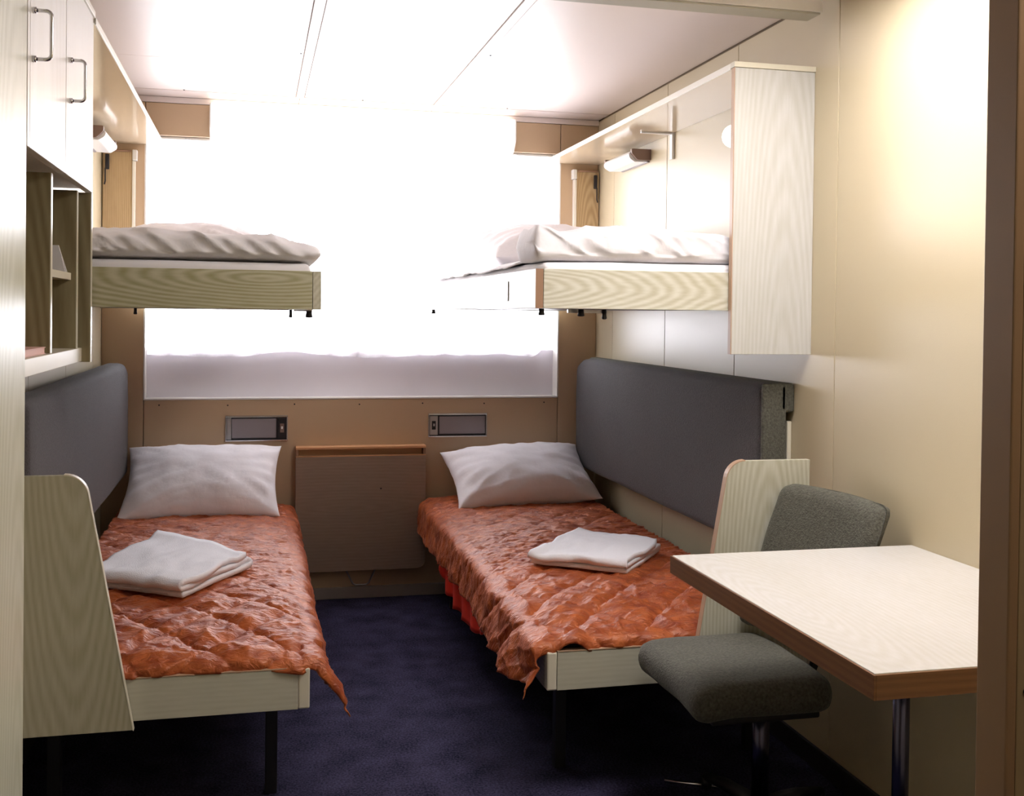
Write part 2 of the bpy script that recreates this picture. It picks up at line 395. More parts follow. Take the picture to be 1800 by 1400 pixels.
def side_wall(name, xin, xout, label):
    s = 1 if xout > xin else -1
    wl = box(name, min(xin+s*0.010, xout), max(xin+s*0.010, xout), -0.9, YB+0.10, 0, ZC+0.01, 'joint', r=0)
    tag(wl, label, 'wall', kind='structure')
    ys = [YD-0.05, 1.42, 2.065, 2.705, 3.350, 3.985, 4.625, YB+0.05]
    for a, b in zip(ys, ys[1:]):
        x0, x1 = sorted((xin, xin+s*0.012))
        box('wall_panel', x0, x1, a+0.0018, b-0.0018, 0.055, ZC-0.006, 'wall', wl, r=0.0015)
    return wl
side_wall('wall_right', XR, XR+0.06, 'beige laminate wall panels behind the desk and right berths')
side_wall('wall_left', XL, XL-0.06, 'beige laminate wall panels behind the left berths')
bb = box('baseboard_right', XR-0.012, XR-0.0005, YD, YB-0.002, 0.0, 0.062, 'dark_base', r=0.002); tag(bb, 'dark skirting along the right wall under the desk', 'skirting', kind='structure')
bb = box('baseboard_left', XL+0.0005, XL+0.012, 2.06, YB-0.002, 0.0, 0.062, 'dark_base', r=0.002); tag(bb, 'dark skirting along the left wall under the berth', 'skirting', kind='structure')

WX0, WX1, WZ0, WZ1 = -0.470, 1.402, 0.910, 2.062
wb = box('wall_back', XL-0.06, XR+0.06, YB+0.012, YB+0.16, 0, WZ0-0.004, 'joint', r=0)
tag(wb, 'tan laminate window wall with a wide window opening', 'wall', kind='structure')
for nm, a in (('backing', (XL-0.06, WX0-0.004, YB+0.012, YB+0.16, WZ0-0.004, ZC+0.01)), ('backing', (WX1+0.004, XR+0.06, YB+0.012, YB+0.16, WZ0-0.004, ZC+0.01)), ('backing', (WX0-0.004, WX1+0.004, YB+0.012, YB+0.16, WZ1, ZC+0.01))):
    box(nm, *a, 'joint', wb, r=0)
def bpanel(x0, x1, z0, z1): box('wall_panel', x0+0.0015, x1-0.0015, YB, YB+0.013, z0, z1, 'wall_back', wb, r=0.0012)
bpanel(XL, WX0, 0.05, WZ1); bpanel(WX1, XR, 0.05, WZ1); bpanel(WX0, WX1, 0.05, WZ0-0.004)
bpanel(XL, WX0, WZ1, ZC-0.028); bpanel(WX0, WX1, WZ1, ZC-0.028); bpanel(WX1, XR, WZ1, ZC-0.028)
for k in range(7): screw(wb, -0.405+0.29*k, YB, 0.885-0.003*(k % 2), 'y', 0.0035)
tr = box('trim_1', XL, XR, YB-0.004, YB+0.012, ZC-0.026, ZC-0.001, 'ceiling', r=0.002); tag(tr, 'pale trim strip where the ceiling meets the window wall', 'trim', kind='structure')
bb = box('baseboard_back', XL+0.014, XR-0.014, YB-0.016, YB-0.0005, 0.0, 0.052, 'pale_base', r=0.003); tag(bb, 'grey skirting under the folded wall table', 'skirting', kind='structure')

wn = box('window_1', WX0+0.001, WX1-0.001, YB+0.075, YB+0.15, WZ0, 1.13, 'sill_white', r=0.001)
tag(wn, 'wide bright window with white recess behind a sheer curtain', 'window', kind='structure')
box('window_frame', WX0, WX1, YB-0.003, YB+0.075, WZ0-0.003, WZ0+0.004, 'white_paint', wn, r=0.001)
box('window_frame', WX0-0.002, WX0+0.005, YB-0.003, YB+0.15, WZ0+0.004, WZ1, 'white_paint', wn, r=0.001)
box('window_frame', WX1-0.005, WX1+0.002, YB-0.003, YB+0.15, WZ0+0.004, WZ1, 'white_paint', wn, r=0.001)
box('window_frame', WX0+0.005, WX1-0.005, YB+0.09, YB+0.15, WZ1-0.03, WZ1, 'white_paint', wn, r=0.001)
box('window_mullion', 0.45, 0.49, YB+0.10, YB+0.15, 1.13, WZ1-0.03, 'white_paint', wn, r=0.002)
box('pane', WX0+0.005, 0.45, YB+0.12, YB+0.126, 1.13, WZ1-0.03, 'glass', wn, r=0)
box('pane', 0.49, WX1-0.005, YB+0.12, YB+0.126, 1.13, WZ1-0.03, 'glass', wn, r=0)

# door wall and the corridor the picture is taken from
wf = box('wall_front', 0.8095, XR+0.06, 1.004, YD, 0, ZC+0.005, 'wall', r=0); tag(wf, 'partition beside the doorway in front of the desk', 'wall', kind='structure')
box('lintel', XL, 0.8095, 1.004, YD, 2.06, ZC+0.005, 'wall', wf, r=0)
dr = box('door_1', 0.7965, 0.8090, 0.992, YD+0.002, 0.0, 2.06, 'door_trim', r=0.002); tag(dr, 'brown door frame post with screwed cover plate at the right edge', 'door frame', kind='structure')
box('cover_plate', 0.8105, 1.05, 0.994, 1.003, 0.0, 2.06, 'door_plate', dr, r=0.0015)
for z in (1.408, 0.895): screw(dr, 0.8215, 0.994, z, 'y', 0.0032)
wr = box('wall_rear', XL-0.06, XR+0.06, -0.96, -0.9, 0, ZC+0.01, 'wall', r=0); tag(wr, 'corridor wall behind the doorway', 'wall', kind='structure')

# ------------------------------------------------------------------ ceiling lamp above the desk, tube lamp above the window
t = thing('ceiling_beam', (0.57, 2.745, ZC), 'white ceiling casing with its underside shade painted grey crossing the room near the desk', 'ceiling casing')
box('casing', -0.39, 1.537, 2.708, 2.785, 2.156, ZC-0.001, 'white_paint', t, r=0.0015)
box('underside', -0.39, 1.533, 2.712, 2.783, 2.150, 2.1555, 'underside_shade', t, r=0.001)
t = thing('ceiling_lamp', (1.13, 2.08, ZC), 'square white ceiling lamp above the desk near the right wall', 'ceiling lamp')
lx0, lx1, ly0, ly1 = 0.83, 1.47, 1.72, 2.42
for a in ((lx0, lx1, ly0, ly0+0.03), (lx0, lx1, ly1-0.03, ly1), (lx0, lx0+0.03, ly0+0.031, ly1-0.031), (lx1-0.03, lx1, ly0+0.031, ly1-0.031)):
    box('frame', *a, ZC-0.070, ZC-0.001, 'white_paint', t, r=0.002)
box('diffuser', lx0+0.031, lx1-0.031, ly0+0.031, ly1-0.031, ZC-0.068, ZC-0.060, 'lamp_ceiling', t, r=0)

t = thing('tube_lamp', (0.48, YB, 2.23), 'long glowing white tube lamp above the window', 'lamp')
prof = round_poly([(YB-0.001, 2.200), (YB-0.090, 2.200), (YB-0.090, 2.100), (YB-0.045, 2.050), (YB-0.001, 2.050)], [0, 0.02, 0.04, 0.02, 0], 5)
prism('diffuser', prof, 'x', -0.192, 1.156, 'lamp_window', t, r=0)
prism('end_cap', prof, 'x', -0.199, -0.193, 'white_plastic', t, r=0.001)
prism('end_cap', prof, 'x', 1.157, 1.163, 'white_plastic', t, r=0.001)

t = thing('corridor_fill', (1.05, 0.55, ZC), 'unseen corridor fill lamp added outside the doorway to light the door frame plate', 'ceiling lamp')
box('frame', 0.85, 1.25, 0.35, 0.75, ZC-0.05, ZC-0.001, 'white_paint', t, r=0.002)
box('diffuser', 0.87, 1.23, 0.37, 0.73, ZC-0.058, ZC-0.051, 'fill_corridor', t, r=0)

# ------------------------------------------------------------------ curtain
t = thing('sheer_curtain', (0.466, YB+0.03, WZ1), 'white sheer curtain glowing in front of the window', 'curtain')
NU, NV = 420, 40
def cur(i, j):
    x = WX0+0.010+(WX1-WX0-0.02)*i/(NU-1); v = j/(NV-1)
    hem = 1.100+0.006*math.sin(x*9.0)+0.014*max(0, math.sin(x*6.3+0.7))**3+0.005*nz(x*11, 3.1)
    if x > 1.28: hem += 0.05*sstep(1.28, 1.35, x)
    z = 2.058+(hem-2.058)*v
    y = YB+0.036+0.010*math.sin(x*46+2*nz(x*3, v*1.5))*(0.55+0.45*v)+0.010*nz(x*8, v*2, 1.7)
    if v > 0.95: y += 0.006*math.sin(x*60)
    return (x, y, z)
grid_mesh('fabric', NU, NV, cur, 'sheer', t)
def hemf(i, j):
    p = cur(i, NV-1); return (p[0], p[1]-0.002, p[2]+0.022*(1-j/3)-0.0)
grid_mesh('hem', NU, 4, hemf, 'sheer', t)
box('rail', WX0+0.008, WX1-0.008, YB+0.028, YB+0.042, 2.050, 2.061, 'white_plastic', t, r=0.002)

# ------------------------------------------------------------------ wardrobe and overhead cupboard on the left
t = thing('wardrobe', (-0.52, 1.55, 0), 'tall pale wood wardrobe at the left edge beside the doorway', 'wardrobe')
box('body', XL+0.001, -0.418, 1.05, 2.052, 0.0, 2.045, 'wardrobe', t, r=0.002)
box('door', -0.416, -0.400, 1.052, 1.548, 0.06, 2.043, 'wardrobe', t, r=0.002)
d = box('door', -0.416, -0.400, 1.552, 2.050, 0.06, 2.043, 'wardrobe', t, r=0.002)
def d_handle(parent, y, z0, z1, x=-0.400, so=0.032):
    r = 0.010
    path = [(x-0.001, y, z1)] + [(x+so-r+r*math.sin(a), y, z1-r+r*math.cos(a)) for a in [k*math.pi/12 for k in range(7)]] + \
           [(x+so-r+r*math.cos(a), y, z0+r-r*math.sin(a)) for a in [k*math.pi/12 for k in range(7)]] + [(x-0.001, y, z0)]
    bm = bmesh.new(); add_tube(bm, path, 0.0035, 10)
    for z in (z0, z1): add_tube(bm, [(x-0.0005, y, z), (x+0.006, y, z)], 0.006, 10)
    return bm_obj('handle', bm, 'chrome', parent, True)
d_handle(d, 1.62, 1.05, 1.15)

t = thing('wall_cupboard', (-0.52, 2.44, 1.17), 'white overhead cupboard with two handled doors above open wooden shelves', 'cupboard')
CY0, CY1 = 2.056, 2.845
box('body', XL+0.001, -0.418, CY0, CY1-0.02, 1.600, 2.028, 'cupboard', t, r=0.001)
for a, b in ((CY0+0.022, 2.449), (2.453, CY1-0.003)):
    d = box('door', -0.417, -0.400, a, b, 1.592, 2.030, 'cupboard', t, r=0.0015)
    d_handle(d, a+0.022 if a < 2.2 else a+0.045, 1.757, 1.846)
box('filler', -0.417, -0.400, CY0, CY0+0.020, 1.592, 2.030, 'cupboard', t, r=0.001)
box('top_board', XL+0.001, -0.396, CY0, CY1, 2.0305, 2.046, 'shelf_lip', t, r=0.001)
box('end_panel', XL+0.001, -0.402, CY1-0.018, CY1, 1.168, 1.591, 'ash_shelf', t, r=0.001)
box('edge_band', -0.4018, -0.400, CY1-0.018, CY1, 1.168, 1.591, 'edge_pale', t, r=0)  # pale colour stands for light on this aisle-facing edge
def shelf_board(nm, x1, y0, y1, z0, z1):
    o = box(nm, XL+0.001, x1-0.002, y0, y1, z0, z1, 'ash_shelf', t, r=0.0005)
    box('edge_band', x1-0.0018, x1, y0, y1, z0, z1, 'edge_pale', o, r=0)  # board edge toned pale for the light it catches from the aisle
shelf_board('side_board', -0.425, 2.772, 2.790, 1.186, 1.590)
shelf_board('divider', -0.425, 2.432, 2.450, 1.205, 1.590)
box('bottom_board', XL+0.001, -0.421, CY0, 2.826, 1.170, 1.204, 'edge_pale', t, r=0.001)  # light on the board's aisle face put into its colour
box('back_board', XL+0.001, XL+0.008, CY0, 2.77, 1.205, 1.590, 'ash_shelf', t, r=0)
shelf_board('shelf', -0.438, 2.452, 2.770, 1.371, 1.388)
bk = thing('card_stack', (-0.5, 2.6, 1.3885), 'folded white cards standing on the small cupboard shelf', 'cards')
prism('card', [(-0.60, 1.3885), (-0.4385, 1.3885), (-0.458, 1.452), (-0.60, 1.452)], 'y', 2.715, 2.721, 'card', bk, r=0)
prism('card', [(-0.60, 1.3885), (-0.4385, 1.3885), (-0.447, 1.424), (-0.60, 1.424)], 'y', 2.690, 2.696, 'card', bk, r=0)
bk = thing('pink_booklet', (-0.5, 2.3, 1.2045), 'pink booklet lying flat on the cupboard bottom board', 'booklet')
box('cover', -0.62, -0.432, 2.20, 2.42, 1.2175, 1.2195, 'pink', bk, r=0.0005)
box('pages', -0.618, -0.434, 2.202, 2.418, 1.2065, 1.2174, 'pink', bk, r=0)
box('cover', -0.62, -0.432, 2.20, 2.42, 1.2045, 1.2064, 'pink', bk, r=0.0005)

# ------------------------------------------------------------------ luggage shelves along both walls
def luggage_shelf(x0, x1, xf, side):
    t = thing('luggage_shelf', ((x0+x1)/2, 3.85, 2.018), 'long glossy luggage shelf with white lip high on the %s wall' % side, 'shelf', 'luggage shelves')
    y0 = 2.857 if side == 'right' else 2.848
    box('board', x0, x1, y0, YB-0.001, 2.018, 2.031, 'shelf_under', t, r=0.0008)
    a, b = sorted((xf, xf+(0.004 if side == 'right' else -0.004)))
    xx = (x0-0.005, x0-0.0005) if side == 'right' else (x1+0.0005, x1+0.005)
    box('lip', *xx, y0, YB-0.001, 2.015, 2.033, 'shelf_lip', t, r=0.001)
    s = 1 if side == 'right' else -1
    xw = x1 if side == 'right' else x0
    if side == 'right':
        bm = bmesh.new()
        add_box(bm, xw-0.010, xw-0.0005, 3.908, 3.934, 1.915, 2.0175); add_box(bm, xw-0.135, xw-0.0105, 3.914, 3.928, 2.0115, 2.0175)
        bm_obj('bracket', bm, 'white_plastic', t)
    return t
luggage_shelf(1.336, XR-0.0005, 1.336, 'right')
luggage_shelf(XL+0.0005, -0.400, -0.400, 'left')

# reading lamps: D-shaped tube lamps under the shelves
def reading_lamp(s, xw, y0, y1, label):
    t = thing('reading_lamp', (xw, (y0+y1)/2, 1.965), label, 'lamp', 'reading lamps')
    def P(k): return [(xw-s*u, z) for u, z in k]
    capp = P(round_poly([(0.001, 1.990), (0.085, 1.990), (0.085, 1.972), (0.060, 1.945), (0.001, 1.945)], [0.002, 0.004, 0.012, 0.012, 0.002], 4))
    prism('end_cap', capp, 'y', y0, y0+0.018, 'brown_plastic', t, r=0.001)
    prism('end_cap', capp, 'y', y1-0.018, y1, 'brown_plastic', t, r=0.001)
    dif = P(round_poly([(0.012, 1.984), (0.080, 1.984), (0.100, 1.960), (0.065, 1.938), (0.012, 1.940)], [0.002, 0.01, 0.018, 0.015, 0.002], 5))
    prism('diffuser', dif, 'y', y0+0.0185, y1-0.0185, 'opal', t, r=0)
    box('back_plate', min(xw-s*0.0005, xw-s*0.011), max(xw-s*0.0005, xw-s*0.011), y0+0.019, y1-0.019, 1.938, 1.992, 'grey_metal', t, r=0.001)
reading_lamp(1, XR, 4.16, 4.52, 'opal tube reading lamp under the right shelf near the window')
reading_lamp(-1, XL, 4.24, 4.62, 'opal tube reading lamp under the left shelf beside the cupboard')

# ------------------------------------------------------------------ end panel of the right upper berth, spot lamp behind it
t = thing('berth_screen', (1.46, 2.845, 1.192), 'tall pale ash screen panel hanging beside the right upper berth', 'panel')
box('board', 1.3365, XR-0.0006, 2.835, 2.854, 1.192, 2.018, 'ash_v_up', t, r=0.001)
box('top_cap', 1.331, XR-0.0006, 2.830, 2.8565, 2.0185, 2.034, 'edge_pale', t, r=0.001)
box('edge_band', 1.3335, 1.3362, 2.835, 2.854, 1.192, 2.018, 'edge_pink', t, r=0.0005)
t = thing('spot_lamp', (1.41, 2.87, 1.83), 'white globe lamp with black base behind the ash screen', 'lamp')
box('base', 1.352, 1.405, 2.8548, 2.888, 1.802, 1.830, 'black', t, r=0.003)
bm = bmesh.new(); bmesh.ops.create_uvsphere(bm, u_segments=20, v_segments=12, radius=1.0, matrix=Matrix.Translation((1.375, 2.925, 1.836)) @ Matrix.Diagonal((0.032, 0.038, 0.034, 1)))
bm_obj('globe', bm, 'lamp_spot', t, True)
tube('stem', [(1.375, 2.872, 1.822), (1.375, 2.895, 1.832)], 0.008, 'black', t)

# ------------------------------------------------------------------ corner boards on the window wall
def corner_board(s, xa, xb, side):
    t = thing('corner_board', ((xa+xb)/2, YB-0.02, 1.42), 'narrow brown wood board with black latch on the window wall, %s of the curtain' % side, 'board', 'corner boards')
    x0, x1 = sorted((xa, xb))
    box('board', x0, x1, YB-0.026, YB-0.0006, 1.40, 1.988, 'corner_wood', t, r=0.002)
    xi = xb; e0, e1 = sorted((xi+s*0.0005, xi+s*0.012))
    box('edge_strip', e0, e1, YB-0.032, YB-0.0006, 1.40, 1.940, 'shelf_lip', t, r=0.001)
    e0, e1 = sorted((xi+s*0.001, xi+s*0.020))
    box('clip', e0, e1, YB-0.040, YB-0.0006, 1.942, 1.988, 'white_plastic', t, r=0.003)
    box('top_rail', x0, x1, YB-0.034, YB-0.0265, 1.992, 2.002, 'edge_brown', t, r=0.001) if False else None
    xo = xa+s*0.012
    l0, l1 = sorted((xo, xo+s*0.016))
    bm = bmesh.new(); add_box(bm, l0, l1, YB-0.040, YB-0.0265, 1.90, 1.965); bev(bm, 0.003)
    add_tube(bm, [(xo, YB-0.033, 1.905), (xo, YB-0.033, 1.85), (xo-s*0.004, YB-0.033, 1.835)], 0.003, 8)
    bm_obj('latch', bm, 'black', t)
    tube('latch_rod', [(xa+s*0.006, YB-0.032, 1.982), (xb-s*0.004, YB-0.032, 1.982)], 0.0045, 'edge_brown', t)
corner_board(-1, XR-0.004, 1.474, 'right')
corner_board(1, XL+0.004, -0.520, 'left')

# ------------------------------------------------------------------ upper berths
def upper_berth(side):
    L = side == 'left'
    t = thing('upper_berth', (-0.2 if L else 1.15, 3.8, 1.30), 'ash framed upper berth hanging on the %s wall' % side, 'bunk bed', 'upper berths')
    x0, x1 = (XL+0.004, 0.170) if L else (0.757, XR-0.004)
    z0, z1 = (1.306, 1.408) if L else (1.318, 1.428)
    ya = 2.858; yb = 4.800
    fm = 'ash_x_ul' if L else 'ash_x_ur'
    if L:
        box('foot_rail', x0, x1-0.0235, ya, ya+0.020, z0, z1, fm, t, r=0.001)
        sr = box('side_rail', x1-0.022, x1, ya+0.001, yb, z0, z1, 'ash_y', t, r=0.001)
        box('head_rail', x0, x1-0.0235, yb-0.02, yb, z0, z1, 'ash_x', t, r=0.001)
    else:
        box('foot_rail', x0+0.0235, x1, ya, ya+0.020, z0, z1, fm, t, r=0.001)
        sr = box('side_rail', x0+0.002, x0+0.022, ya+0.002, yb, z0, z1, 'ash_y', t, r=0.001)
        box('edge_band', x0, x0+0.022, ya, ya+0.0015, z0, z1, 'edge_brown', sr, r=0)
        box('head_rail', x0+0.0235, x1, yb-0.02, yb, z0, z1, 'ash_x', t, r=0.001)
        pz = z0+0.055
        bm = bmesh.new(); add_box(bm, x0-0.001, x0+0.0019, 3.19, 3.215, pz-0.032, pz+0.028); bev(bm, 0.0008)
        bm_obj('plate', bm, 'dull_metal', sr)
    box('base_board', x0+0.024, x1-0.024, ya+0.021, yb-0.021, z0+0.004, z0+0.022, 'grey_metal', t, r=0)
    soft_box('mattress', x0+0.026, x1-0.026, ya+0.023, yb-0.023, z0+0.023, z1+0.022, 0.018, 'linen', t, amp=0.004, freq=5)
    # catches and rubber buffers under the frame
    def buffer(x, y, r, h):
        bm = bmesh.new(); add_tube(bm, [(x, y, z0-0.0005), (x, y, z0-h*0.5), (x, y, z0-h*0.9), (x, y, z0-h)], [r*0.75, r*0.8, r, r*0.6], 12)
        bm_obj('buffer', bm, 'black', t, True)
    if L:
        buffer(0.140, ya+0.035, 0.010, 0.022); buffer(0.092, ya+0.035, 0.005, 0.022)
        box('catch', 0.10, 0.148, ya+0.020, ya+0.050, z0-0.0045, z0-0.0005, 'dull_metal', t, r=0.001)
        buffer(-0.36, ya+0.6, 0.006, 0.02)
    else:
        buffer(0.783, ya+0.03, 0.010, 0.020); buffer(0.775, 4.70, 0.010, 0.020)
        box('catch', 0.900, 1.02, ya+0.16, ya+0.175, z0-0.012, z0-0.0005, 'dull_metal', t, r=0.001)
        box('hinge', 0.965, 0.985, ya+0.12, ya+0.135, z0-0.040, z0-0.0125, 'black', t, r=0.002) if False else None
        buffer(0.930, ya+0.13, 0.011, 0.022); buffer(1.010, ya+0.155, 0.008, 0.030)
    return t
upper_berth('left'); upper_berth('right')

def lump(name, label, cat, parent_loc, nu, nv, fn, mat='linen'):
    o = grid_mesh(name, nu, nv, fn, mat); return tag(o, label, cat)

def duvet(name, label, x0, x1, y0, y1, z0, h, seed, top=None, group='folded duvets', er=0.05):
    """folded white quilt: rounded fold at the foot, soft irregular top, rings of a closed loft along x"""
    nu, nv = 72, 96
    def fn(i, j):
        s = j/(nv-1); a = 2*math.pi*i/nu
        x = x0+(x1-x0)*s
        e = min(1.0, (s*(x1-x0))/er, ((1-s)*(x1-x0))/er); e = math.sqrt(max(0.0, 1-(1-e)**2))
        e = 0.05+0.95*e
        ca, sa = math.cos(a), math.sin(a)
        sy = math.copysign(abs(ca)**0.35, ca); sz = math.copysign(abs(sa)**0.55, sa)
        hh = h*(top(s) if top else 1.0)
        y = (y0+y1)/2+sy*(y1-y0)/2*(0.9+0.1*e)
        z = z0+hh/2+sz*hh/2*e
        if sa > -0.35:
            k = 0.5+0.5*sa
            w_ = 0.012*nz(x*5+seed, y*3, seed)+0.009*nz(x*14+seed, y*9, z*14)+0.010*max(0, ridge(x*9+y*4+seed, z*9+y*5, seed))**3
            z += w_*k; y += (0.014*nz(x*9+seed, z*20, 2.2)-0.012*max(0, ridge(x*16+z*22+seed, z*9, 4.1))**3)*(1 if ca < 0 else 0.4)
        if sa < 0: z = max(z, z0)
        return (x, y, z)
    o = grid_mesh(name, nu, nv, fn, 'linen', closed_u=True)
    bm = bmesh.new(); bm.from_mesh(o.data)
    bm.verts.ensure_lookup_table()
    for base in (0, (nv-1)*nu):
        bm.faces.new([bm.verts[base+i] for i in range(nu)])
    bmesh.ops.recalc_face_normals(bm, faces=bm.faces[:]); bm.to_mesh(o.data); bm.free()
    for p in o.data.polygons: p.use_smooth = True
    return tag(o, label, 'duvet', group)
duvet('folded_duvet', 'rumpled white duvet sagging over the end of the left upper berth', -0.60, 0.170, 2.872, 3.55, 1.431, 0.076, 1.3,
      top=lambda s: 0.95+0.20*math.exp(-((s-0.56)/0.14)**2)-0.42*sstep(0.78, 1.0, s))
duvet('folded_duvet', 'thick folded white duvet at the foot of the right upper berth', 0.762, 1.56, 2.885, 3.12, 1.452, 0.092, 5.7,
      top=lambda s: 0.95+0.13*math.exp(-((s-0.38)/0.3)**2), er=0.014)

def pillow(name, label, W, H, T, loc, rot, seed, group, pinch=0.07, sag=0.0):
    n = 44; vs = []; fs = []
    for side in (1, -1):
        for j in range(n+1):
            for i in range(n+1):
                u = -1+2*i/n; v = -1+2*j/n
                # more vertices near the rim
                u = math.sin(u*math.pi/2); v = math.sin(v*math.pi/2)
                x = u*W/2*(1-pinch*(1-v*v)); y = v*H/2*(1-pinch*1.3*(1-u*u))
                th = T/2*max(0, 1-abs(u)**2.6)**0.55*max(0, 1-abs(v)**2.6)**0.55
                wr_ = 0.010*nz(x*6+seed, y*6, side)+0.007*nz(x*16+seed, y*13, side*2.0)
                edge = (abs(u)**3+abs(v)**3)
                rad = 0.006*math.sin(math.atan2(v, u)*18+seed)*min(1, edge)
                cu, cv = 1-abs(u), 1-abs(v); an = math.atan2(cv+0.02, cu+0.02); rr = math.hypot(cu, cv)
                rad += 0.011*max(0, ridge(an*4.5+seed+(u > 0)*3.1+(v > 0)*5.7, rr*1.3, side*1.5+seed))**3*math.exp(-rr*0.9)*min(1, rr*3)
                z = side*(th+(wr_+rad)*(th/(T/2))**0.5)
                z += sag*(u*u)*-1
                vs.append((x, y, z))
    N = (n+1)*(n+1)
    for s in (0, 1):
        for j in range(n):
            for i in range(n):
                a = s*N+j*(n+1)+i; q = (a, a+1, a+n+2, a+n+1)
                fs.append(q if s == 0 else q[::-1])
    Mx = Matrix.Translation(loc) @ rot
    me = bpy.data.meshes.new(name); me.from_pydata([tuple(Mx @ Vector(v)) for v in vs], [], fs); me.update()
    bm = bmesh.new(); bm.from_mesh(me); bmesh.ops.remove_doubles(bm, verts=bm.verts[:], dist=0.0004); bm.to_mesh(me); bm.free()
    o = link(name, me, 'linen', None, True)
    return tag(o, label, 'pillow', group)
def rot(rx, ry, rz):
    return Matrix.Rotation(math.radians(rz), 4, 'Z') @ Matrix.Rotation(math.radians(ry), 4, 'Y') @ Matrix.Rotation(math.radians(rx), 4, 'X')
pillow('pillow', 'white pillow glowing in window light on the right upper berth', 0.66, 0.46, 0.19, (1.18, 4.10, 1.560), rot(12, 0, 4), 2.0, 'pillows')
pillow('pillow', 'white pillow behind the duvet on the left upper berth', 0.62, 0.46, 0.17, (-0.24, 4.05, 1.530), rot(8, 0, -3), 8.0, 'pillows')

# loose sheet over the right upper berth, sloping towards the window
def sheet(i, j):
    u = i/40; v = j/90
    x = 0.768+(1.50-0.768)*u; y = 3.13+(4.70-3.13)*v
    z = 1.456+0.008*nz(x*5, y*4, 7.0)+0.030*(1-v)*(1-abs(2*u-1)**4)+0.006*nz(x*15, y*15, 1)-0.008*sstep(0.08, 0.0, u)
    return (x, y, z)
tag(grid_mesh('bed_sheet', 41, 91, sheet, 'linen', thick=0.006), 'loose white sheet spread over the right upper berth', 'sheet')

# ------------------------------------------------------------------ lower berths
def lower_berth(side):
    L = side == 'left'
    t = thing('lower_berth', (-0.25 if L else 1.17, 3.8, 0), 'lower berth frame with ash foot rail on the %s side' % side, 'bed', 'lower berths')
    x0, x1 = (XL+0.09, 0.142) if L else (0.762, XR-0.075)
    xf0, xf1 = (XL+0.09, 0.113) if L else (0.790, XR-0.075)
    zr0, zr1 = 0.300, 0.402
    box('foot_rail', xf0, xf1, 2.708, 2.730, zr0, zr1, 'ash_x', t, r=0.001)
    box('rail_cap', xf0, xf1, 2.707, 2.731, zr1+0.0005, zr1+0.004, 'edge_pink', t, r=0.0005)
    if L: box('corner_post', 0.1135, x1, 2.708, 2.735, zr0, zr1, 'edge_pale', t, r=0.004); sx0, sx1 = 0.120, x1
    else: box('corner_post', x0, 0.7895, 2.708, 2.735, zr0, zr1, 'edge_pale', t, r=0.004); sx0, sx1 = x0, 0.784
    box('side_rail', sx0, sx1, 2.736, YB-0.03, zr0, zr1, 'ash_y', t, r=0.001)
    box('base_board', x0+0.03, x1-0.03, 2.732, YB-0.03, zr0+0.01, zr0+0.03, 'black_metal', t, r=0)
    soft_box('mattress', x0+0.026, x1-0.026, 2.752, YB-0.03, zr1-0.06, 0.424, 0.03, 'mattress', t)
    for (lx, ly) in ((x1-0.09 if L else x0+0.10, 2.93), (x1-0.09 if L else x0+0.10, 4.60), (x0+0.06 if L else x1-0.06, 2.93), (x0+0.06 if L else x1-0.06, 4.60)):
        box('leg', lx-0.016, lx+0.016, ly-0.016, ly+0.016, 0.0, zr0+0.009, 'black_metal', t, r=0.002)
    # tapered end panel in front of the foot
    if L: out = round_poly([(-0.57, 0.287), (-0.279, 0.287), (-0.392, 0.905), (-0.57, 0.905)], [0, 0, 0.055, 0], 8); mt = 'ash_v_ll'
    else: out = round_poly([(1.507, 0.287), (1.507, 0.905), (1.266, 0.905), (1.160, 0.287)], [0, 0, 0.055, 0], 8); mt = 'ash_v_lr'
    ep = prism('end_panel', out, 'y', 2.684, 2.704, mt, t, r=0.0008)
    # edge band along the sloping side, proud of the board
    n_ = len(out); idx = [k for k in range(n_) if (out[k][0] > -0.45 if L else out[k][0] < 1.40)]
    bpts = [out[k] for k in idx]
    bm = bmesh.new(); rows = []
    for (u, v) in bpts:
        rows.append([bm.verts.new((u, y, v)) for y in (2.6835, 2.7045)])
    bm.faces.ensure_lookup_table()
    cxm = -0.45 if L else 1.42; czm = 0.5
    outer = []
    for (u, v) in bpts:
        dv = Vector((u-cxm, (v-czm)*0.6)).normalized()*0.003
        outer.append([bm.verts.new((u+dv.x, y, v+dv.y)) for y in (2.6835, 2.7045)])
    for k in range(len(bpts)-1):
        bm.faces.new([outer[k][0], outer[k+1][0], outer[k+1][1], outer[k][1]])
        bm.faces.new([rows[k][0], rows[k+1][0], outer[k+1][0], outer[k][0]])
        bm.faces.new([rows[k][1], outer[k][1], outer[k+1][1], rows[k+1][1]])
    bm_obj('edge_band', bm, 'edge_pale' if L else 'edge_pink', ep)
    return t
lower_berth('left'); lower_berth('right')

